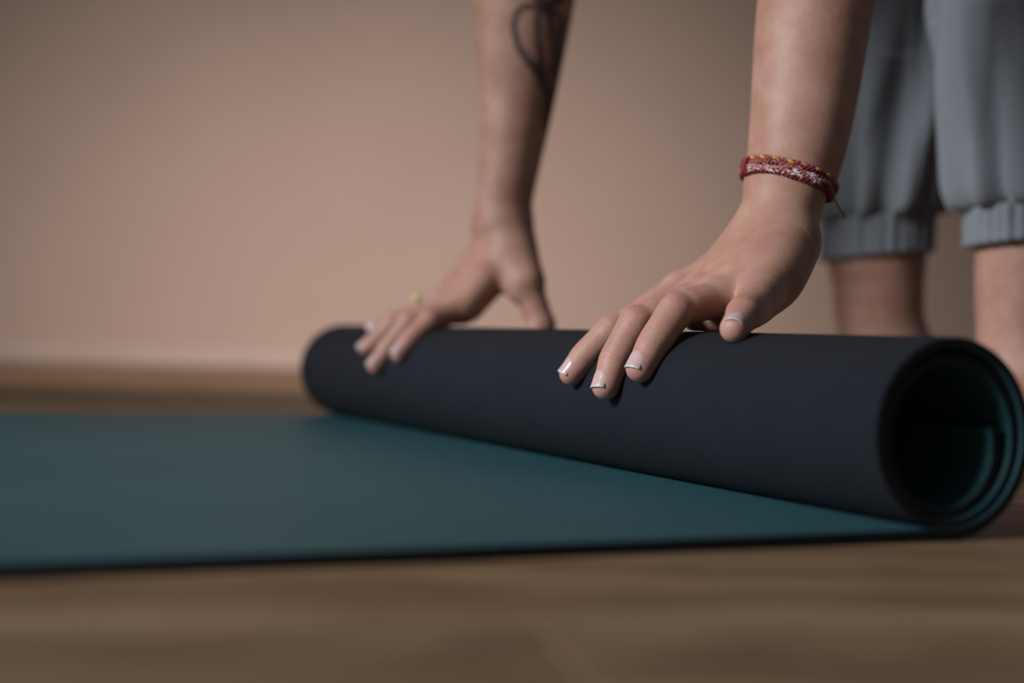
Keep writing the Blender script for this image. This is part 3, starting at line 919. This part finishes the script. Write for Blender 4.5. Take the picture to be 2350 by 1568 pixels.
# fingernails
def nail(ch, hint, field, length=0.0112, wide=0.98, reach=0.62):
    pts, dor = finger_frames(ch, hint)
    ax = nrm(pts[3] - pts[2])
    dor = nrm(dor - ax * (dor @ ax))
    lat = np.cross(ax, dor)
    r = ch[3][1]
    nu, nv = 11, 13
    vv, ff, mi = [], [], []
    end = pts[3] + ax * (r * reach)
    rows_ = []
    for layer in (0, 1):
        for j in range(nv):
            v_ = (j / (nv - 2)) * 0.90 if j < nv - 1 else 1.0
            wv = min(1.0, 0.55 + 1.15 * math.sqrt(max(v_, 0.0) * 0.55)) if v_ < 0.35 else 1.0
            for i in range(nu):
                u = -1 + 2 * i / (nu - 1)
                ph = u * 1.02 * wide * wv
                # outline: rounded at the root and gently rounded at the free edge
                vv_ = v_ * (1 - 0.075 * u * u) + (1 - v_) * 0.16 * u * u
                base = end - ax * length * (1 - vv_)
                d = nrm(math.cos(ph) * dor + math.sin(ph) * lat)
                rows_.append((base, d, v_, layer))
    # rest the plate on the skin: march outwards from the bone
    B = np.array([x[0] for x in rows_]); Dv = np.array([x[1] for x in rows_])
    inner = np.minimum(0, 0) * B
    t = np.full(len(B), 0.0)
    # keep the base point inside the fingertip while marching
    over = np.maximum(0, ((B - pts[3]) @ ax))
    Bi = B - over[:, None] * ax
    for _ in range(24):
        d_ = field.sample(Bi + Dv * t[:, None])
        t = t - d_ * 0.8
    drop = over * over * 14.0
    for k, (base, d, v_, layer) in enumerate(rows_):
        uu = -1 + 2 * (k % nu) / (nu - 1)
        sink = 0.00045 * abs(uu) ** 4 + 0.00040 * max(0.0, 1 - v_ / 0.18)
        h_ = t[k] + (0.00022 - sink if layer == 0 else -0.00035 - sink) - drop[k] * 0.85
        vv.append(Bi[k] + d * h_ + ax * over[k])
    o2 = nu * nv
    for j in range(nv - 1):
        for i in range(nu - 1):
            a_ = j * nu + i
            ff.append((a_, a_ + 1, a_ + nu + 1, a_ + nu)); mi.append(1 if j >= nv - 2 else 0)
            ff.append((o2 + a_, o2 + a_ + nu, o2 + a_ + nu + 1, o2 + a_ + 1)); mi.append(1 if j >= nv - 2 else 0)
    for i in range(nu - 1):
        ff.append((i, o2 + i, o2 + i + 1, i + 1)); mi.append(0)
        a_ = (nv - 1) * nu + i
        ff.append((a_, a_ + 1, o2 + a_ + 1, o2 + a_)); mi.append(1)
    for j in range(nv - 1):
        a_ = j * nu
        ff.append((a_, a_ + nu, o2 + a_ + nu, o2 + a_)); mi.append(0)
        a_ = j * nu + nu - 1
        ff.append((a_, o2 + a_, o2 + a_ + nu, a_ + nu)); mi.append(0)
    return vv, ff, mi
for pre, fld, hint in (('N_', fN, HINT_N), ('F_', fF, HINT_F)):
    for n_ in FING:
        hh = hint
        if pre == 'N_' and n_ == 'thumb': hh = V(-0.2, 0.9, 0.4)
        if pre == 'N_' and n_ == 'pinky': hh = V(-1.5, -6.0, 3.0)
        if pre == 'F_' and n_ == 'thumb': hh = V(0.9, -0.4, 0.1)
        vv, ff, mi = nail(J[pre + n_], hh, fld, *((0.0086, 0.80, 0.62) if n_ == 'pinky' else ()))
        child('fingernail', vv, ff, [M['nail'], M['nail_tip']], mi=mi)

# thread bracelet on the left wrist
def around(field, c, axis, n=96, a0=0.0):
    """points where rays from c, square to the axis, leave the skin"""
    axis = nrm(axis)
    e1 = nrm(V(0, -1, 0) - axis * (V(0, -1, 0) @ axis)); e2 = np.cross(axis, e1)
    an = a0 + np.linspace(0, 2 * math.pi, n, endpoint=False)
    D = np.cos(an)[:, None] * e1 + np.sin(an)[:, None] * e2
    t = np.full(n, 0.020)
    for _ in range(40):
        t = t - field.sample(c + D * t[:, None]) * 0.8
    return c + D * t[:, None], D
BA = nrm(V(0.27, 0.10, 0.95))                    # tilt of the bracelet
BC = V(0.1652, 0.8630, 0.1830)
def cord(h, r, off, mat, wob=0.0005, n=140, seed=0, par=None, name='cord', strands=1, pitch=9, label=None):
    rs = np.random.RandomState(seed)
    ph = rs.rand(4) * 6.28
    P, D = around(fN, BC + BA * h, BA, n)
    an = np.linspace(0, 2 * math.pi, n, endpoint=False)
    wv = wob * (np.sin(3 * an + ph[0]) + 0.7 * np.sin(5 * an + ph[1]) + 0.4 * np.sin(11 * an + ph[2]))
    P = P + BA * wv[:, None] + D * (off + 0.3 * wob * np.sin(7 * an + ph[3]))[:, None]
    parts = []
    for s_ in range(strands):
        tw = an * pitch + 2 * math.pi * s_ / strands
        q = P + (D * np.cos(tw)[:, None] + BA * np.sin(tw)[:, None]) * (r * 0.75 if strands > 1 else 0)
        parts.append(tube(q, r * (0.72 if strands > 1 else 1.0), 8, closed=True))
    return parts
b1 = join(cord(-0.0042, 0.00145, 0.0011, None, seed=1, strands=2, pitch=34))
bracelet = child('bracelet', *b1, M['cord_red'], label='bracelet of twisted red, yellow and pale pink threads round the left wrist')
for k_, (h_, r_, off_, mt, seed, st, wob) in enumerate((
        (0.0038, 0.00125, 0.0011, 'cord_rust', 2, 2, 0.0004), (0.0008, 0.00135, 0.0015, 'cord_rust', 3, 2, 0.0006),
        (-0.0018, 0.0012, 0.0020, 'cord_pink', 4, 2, 0.0009), (0.0022, 0.0010, 0.0022, 'cord_red', 5, 2, 0.0007), (0.0054, 0.0008, 0.0008, 'cord_pink', 6, 2, 0.0003))):
    child_of(bracelet, 'cord', *join(cord(h_, r_, off_, None, wob=wob, seed=seed, strands=st, pitch=30 + 3 * k_)), M[mt])
def yellow_bits():
    P, D = around(fN, BC + BA * 0.0040, BA, 180)
    parts = []
    for i in range(0, 180, 9):
        seg = [P[(i + k) % 180] + BA * (0.0007 - 0.00035 * k) + D[(i + k) % 180] * 0.0021 for k in range(6)]
        parts.append(tube(seg, [0.0004, 0.0010, 0.0011, 0.0011, 0.0010, 0.0004], 7))
    return join(parts)
child_of(bracelet, 'thread', *yellow_bits(), M['cord_yellow'], label='yellow thread winding through the bracelet')
def fray(i0, count, spread, length, seed, drop=1.0, hgt=-0.002):
    rs = np.random.RandomState(seed)
    P, D = around(fN, BC + BA * hgt, BA, 96)
    parts = []
    for k in range(count):
        i = (i0 + rs.randint(-spread, spread + 1)) % 96
        p = P[i] + D[i] * 0.0022 + BA * rs.uniform(-0.002, 0.002)
        lt = nrm(np.cross(BA, D[i]))
        d = nrm(lt * (rs.choice([-1, 1]) * rs.uniform(0.6, 1.2)) + D[i] * rs.uniform(-0.1, 0.25) + BA * rs.uniform(-0.55, 0.35) * drop)
        ln = length * rs.uniform(0.5, 1.1)
        c1 = p + d * ln * 0.5 + D[i] * 0.0008; c2 = p + d * ln - BA * 0.001 * drop
        parts.append(tube([p, c1, c2], [0.00050, 0.00048, 0.00020], 6))
    return join(parts)
child_of(bracelet, 'frayed_thread', *fray(2, 16, 4, 0.0060, 11, 1.0, -0.0020), M['cord_white'], label='frayed whitish thread ends')
child_of(bracelet, 'frayed_thread', *fray(84, 18, 8, 0.0045, 12, 0.5, -0.0034), M['cord_white'], label='frayed whitish thread ends')
child_of(bracelet, 'frayed_thread', *fray(90, 12, 8, 0.0045, 13, 0.4, 0.0005), M['cord_pink'])
def tail_thread():
    P, D = around(fN, BC - BA * 0.003, BA, 96)
    i = 19
    p = P[i] + D[i] * 0.0022
    q = [p, p + V(0.0022, -0.001, -0.0040), p + V(0.0048, -0.0018, -0.0085), p + V(0.0070, -0.002, -0.0112)]
    parts = [tube(q, [0.0006, 0.0005, 0.0005, 0.0006], 7)]
    e = q[-1]
    parts.append(tube([e + V(0, 0, .0012), e, e - V(-.0004, 0, .0016), e - V(-.0006, 0, .0030)], [0.0005, 0.0013, 0.0012, 0.0004], 8))
    return join(parts)
child_of(bracelet, 'loose_end', *tail_thread(), M['cord_pink'], label='loose knotted thread end')
def knot_band():
    P, D = around(fN, BC, BA, 96)
    parts = []
    i = 75
    for k in range(3):
        c = P[(i + k) % 96]; d = D[(i + k) % 96]
        parts.append(tube([c + BA * 0.0050 + d * 0.0012, c + BA * 0.002 + d * 0.0042, c - BA * 0.002 + d * 0.0042, c - BA * 0.0062 + d * 0.0014], [0.0009, 0.0013, 0.0013, 0.0009], 8))
    return join(parts)
child_of(bracelet, 'knot', *knot_band(), M['cord_red'], label='dark red knot')

# ring with a small bead on the right hand
rp0, rp1 = np.array(J['F_ring'][0][0]), np.array(J['F_ring'][1][0])
rax = nrm(rp1 - rp0)
rc_ = rp0 + (rp1 - rp0) * 0.46
e1 = nrm(V(0, 0, 1) - rax * rax[2]); e2 = np.cross(rax, e1)
pts_ = []
for k in range(40):
    d = math.cos(k * math.pi / 20) * e1 + math.sin(k * math.pi / 20) * e2
    t = 0.006
    for _ in range(30): t -= float(fF.sample((rc_ + d * t)[None])[0]) * 0.8
    pts_.append(rc_ + d * (t + 0.0004))
ring = child('finger_ring', *tube(pts_, 0.0009, 8, closed=True), M['gold'], label='thin gold ring with a small round bead')
ctop = pts_[0]
sph = []
for k in range(9):
    a_ = math.pi * k / 8
    sph.append((ctop + e1 * (0.0025 - 0.0036 * math.cos(math.pi - a_) * -1 - 0.0), max(0.0036 * math.sin(a_), 0.0002)))
child_of(ring, 'bead', *tube([p for p, r in sph], [r for p, r in sph], 14), M['pearl'])

# joggers
def leg_tube(ch, knee, hip, seed, seam, nv=120, nu=144):
    rs = np.random.RandomState(seed)
    pts = [np.array(p) for p, r in ch[1:]] + [np.asarray(knee), (np.asarray(knee) * .45 + np.asarray(hip) * .55)]
    rad = [r for p, r in ch[1:]] + [0.070, 0.084]
    seg = np.concatenate([[0], np.cumsum([np.linalg.norm(pts[i + 1] - pts[i]) for i in range(len(pts) - 1)])])
    tot = seg[-1]
    ker = np.exp(-(np.arange(-40, 41) / 9.0) ** 2); ker /= ker.sum()
    fs = np.linspace(0, tot, 400)
    def smc(y):
        y = np.interp(fs, seg, y)
        yp = np.concatenate([2 * y[0] - y[40:0:-1], y, 2 * y[-1] - y[-2:-42:-1]])
        return np.convolve(yp, ker, 'valid')
    sx = [smc([p[k] for p in pts]) for k in range(3)]
    srd = smc(rad)
    vv, ff = [], []
    phs = rs.rand(12) * 6.28
    vs_ = np.concatenate([np.linspace(0, 0.30, 70), np.linspace(0.30, 1, nv - 70)[0:]])
    s_all = vs_ * tot
    nv = len(s_all)
    for s_ in s_all:
        c = np.array([np.interp(s_, fs, sx[k]) for k in range(3)])
        r0 = float(np.interp(s_, fs, srd))
        # ballooning over the elastic
        b = 1 - math.exp(-s_ / 0.010)
        r0 = 0.0495 + (max(r0, 0.0495) - 0.0495) * b if s_ < 0.06 else r0
        droop = -0.010 * math.exp(-((s_ - 0.014) / 0.012) ** 2)
        gat = math.exp(-s_ / 0.065)
        lng = math.exp(-((s_ - 0.10) / 0.09) ** 2)
        for k in range(nu):
            th = 2 * math.pi * k / nu
            f1 = math.sin(11 * th + phs[0] + 0.8 * math.sin(2 * th + phs[1]))
            f2 = math.sin(5 * th + phs[2] - s_ * 16 + 0.7 * math.sin(3 * th + phs[3]))
            f3 = math.sin(3 * th + phs[4] + s_ * 9)
            f4 = math.sin(2 * th + phs[5] + s_ * 22)
            f5 = math.sin(19 * th + phs[6] + 0.9 * math.sin(4 * th + phs[7]))
            sh = lambda x: (abs(x) ** 0.75) * (1 if x > 0 else -1)
            dr = gat * (0.0088 * sh(f1) + 0.0026 * f5) * min(1, s_ / 0.006 + 0.35) + lng * 0.0100 * sh(f2) + 0.0045 * f3 * min(1, s_ / 0.05) + 0.0035 * f4 * min(1, s_ / 0.05)
            dth = (th - seam + math.pi) % (2 * math.pi) - math.pi
            dr -= 0.0042 * math.exp(-(dth / 0.06) ** 2) * min(1, s_ / 0.03)
            r = r0 + dr
            vv.append(c + V(math.sin(th) * r, -math.cos(th) * r, droop + SH * math.sin(th) * r * math.exp(-s_ / 0.05)))
    for j in range(nv - 1):
        for k in range(nu):
            l = (k + 1) % nu
            ff.append((j * nu + k, j * nu + l, (j + 1) * nu + l, (j + 1) * nu + k))
    return vv, ff
SH = 0.11
fT = Field((0.28, 1.02, 0.50), (0.80, 1.44, 1.08), 0.008)
fT.cone(HIP, HIP + tdir * 0.10, 0.136, 0.118, 0.04)
for hp, kn in ((HP_L, KN_L), (HP_R, KN_R)):
    fT.cone(hp, hp * .42 + kn * .58, 0.096, 0.080, 0.03)
vT, qT = fT.nets()
legs = [leg_tube(J['R_pant'], KN_R, HP_R, 5, 0.12), leg_tube(J['L_pant'], KN_L, HP_L, 9, 2.0), (list(vT), [tuple(int(i) for i in q) for q in qT])]
trousers = child('trousers', *join(legs), M['cloth'], label='loose grey jersey joggers pushed up to the calf')
def cuff(ch, seed, nu=300):
    rs = np.random.RandomState(seed); phs = rs.rand(6) * 6.28
    c0, c1 = np.array(ch[0][0]), np.array(ch[1][0])
    r0 = ch[0][1]
    prof = [(-0.0035, 0.02), (-0.001, 0.0), (0.0012, 0.04), (0.0016, 0.15), (0.0005, 0.3), (0.0012, 0.5), (0.0004, 0.7), (0.0014, 0.88), (0.0, 0.97), (-0.004, 1.04)]
    vv, ff = [], []
    for (dr, v_) in prof:
        c = c0 + (c1 - c0) * v_
        for k in range(nu):
            th = 2 * math.pi * k / nu
            g = math.sin(34 * th + 1.6 * math.sin(3 * th + phs[0]) + 0.6 * v_ * math.sin(5 * th)) + 0.6 * math.sin(21 * th + phs[2] + 1.2 * math.sin(2 * th + phs[3]))
            r = r0 + dr + 0.0016 * g * (0.5 + 0.5 * v_)
            vv.append(c + V(math.sin(th) * r, -math.cos(th) * r, SH * math.sin(th) * r))
    m = len(prof)
    for j in range(m - 1):
        for k in range(nu):
            l = (k + 1) % nu
            ff.append((j * nu + k, j * nu + l, (j + 1) * nu + l, (j + 1) * nu + k))
    return vv, ff
child_of(trousers, 'cuff', *cuff(J['R_pant'], 1), M['cloth'], label='gathered elastic cuff')
child_of(trousers, 'cuff', *cuff(J['L_pant'], 2), M['cloth'], label='gathered elastic cuff')

# T-shirt, hair and eyes (above the picture)
fS = Field((-0.02, 0.82, 0.50), (0.72, 1.44, 1.02), 0.008)
fS.cone(HIP + tdir * 0.07, HIP + tdir * 0.18, 0.124, 0.116, 0.05)
fS.cone(HIP + tdir * 0.16, NECK - tdir * 0.06, 0.116, 0.126, 0.05)
fS.cone(SH_L, SH_R, 0.062, 0.062, 0.05)
for shd, el in ((SH_L, EL_L), (SH_R, EL_R)):
    fS.cone(shd, shd * .55 + np.array(el[0]) * .45, 0.062, 0.060, 0.02)
vS, qS = fS.nets()
child('shirt', vS, [tuple(int(i) for i in q) for q in qS], M['shirt'], label='dark short sleeved T-shirt')
fH = Field(HEAD - 0.22, HEAD + 0.22, 0.006)
fH.ell(HEAD + hu * 0.045 - hf * 0.012, (0.081, 0.098, 0.108), HR, 0.0)
fH.ell(HEAD + hf * 0.085 - hu * 0.02, (0.062, 0.075, 0.085), HR, 0.0)
vH = None
fH2 = Field(HEAD - 0.22, HEAD + 0.22, 0.006)
fH2.ell(HEAD + hu * 0.045 - hf * 0.012, (0.081, 0.098, 0.108), HR, 0.0)
cut = Field(HEAD - 0.22, HEAD + 0.22, 0.006)
cut.ell(HEAD + hf * 0.095 - hu * 0.025, (0.068, 0.080, 0.090), HR, 0.0)
fH2.a = np.maximum(fH2.a, -cut.a)
fH2.ell(HEAD - hf * 0.10 + hu * 0.075, (0.042, 0.040, 0.042), HR, 0.02)
vH, qH = fH2.nets()
child('hair', vH, [tuple(int(i) for i in q) for q in qH], M['hair'], label='dark hair tied in a bun')
for s_ in (-1, 1):
    c = HEAD + hf * 0.082 + hu * 0.030 + hs * 0.031 * s_
    vv, ff, mi = [], [], []
    n1, n2 = 12, 8
    for j in range(n2 + 1):
        a_ = math.pi * j / n2
        for k in range(n1):
            b_ = 2 * math.pi * k / n1
            vv.append(c + 0.0115 * (math.cos(a_) * hf + math.sin(a_) * (math.cos(b_) * hs + math.sin(b_) * hu)))
    for j in range(n2):
        for k in range(n1):
            l = (k + 1) % n1
            ff.append((j * n1 + k, j * n1 + l, (j + 1) * n1 + l, (j + 1) * n1 + k)); mi.append(1 if j < 2 else 0)
    child('eye', vv, ff, [M['eye'], M['iris']], mi=mi)
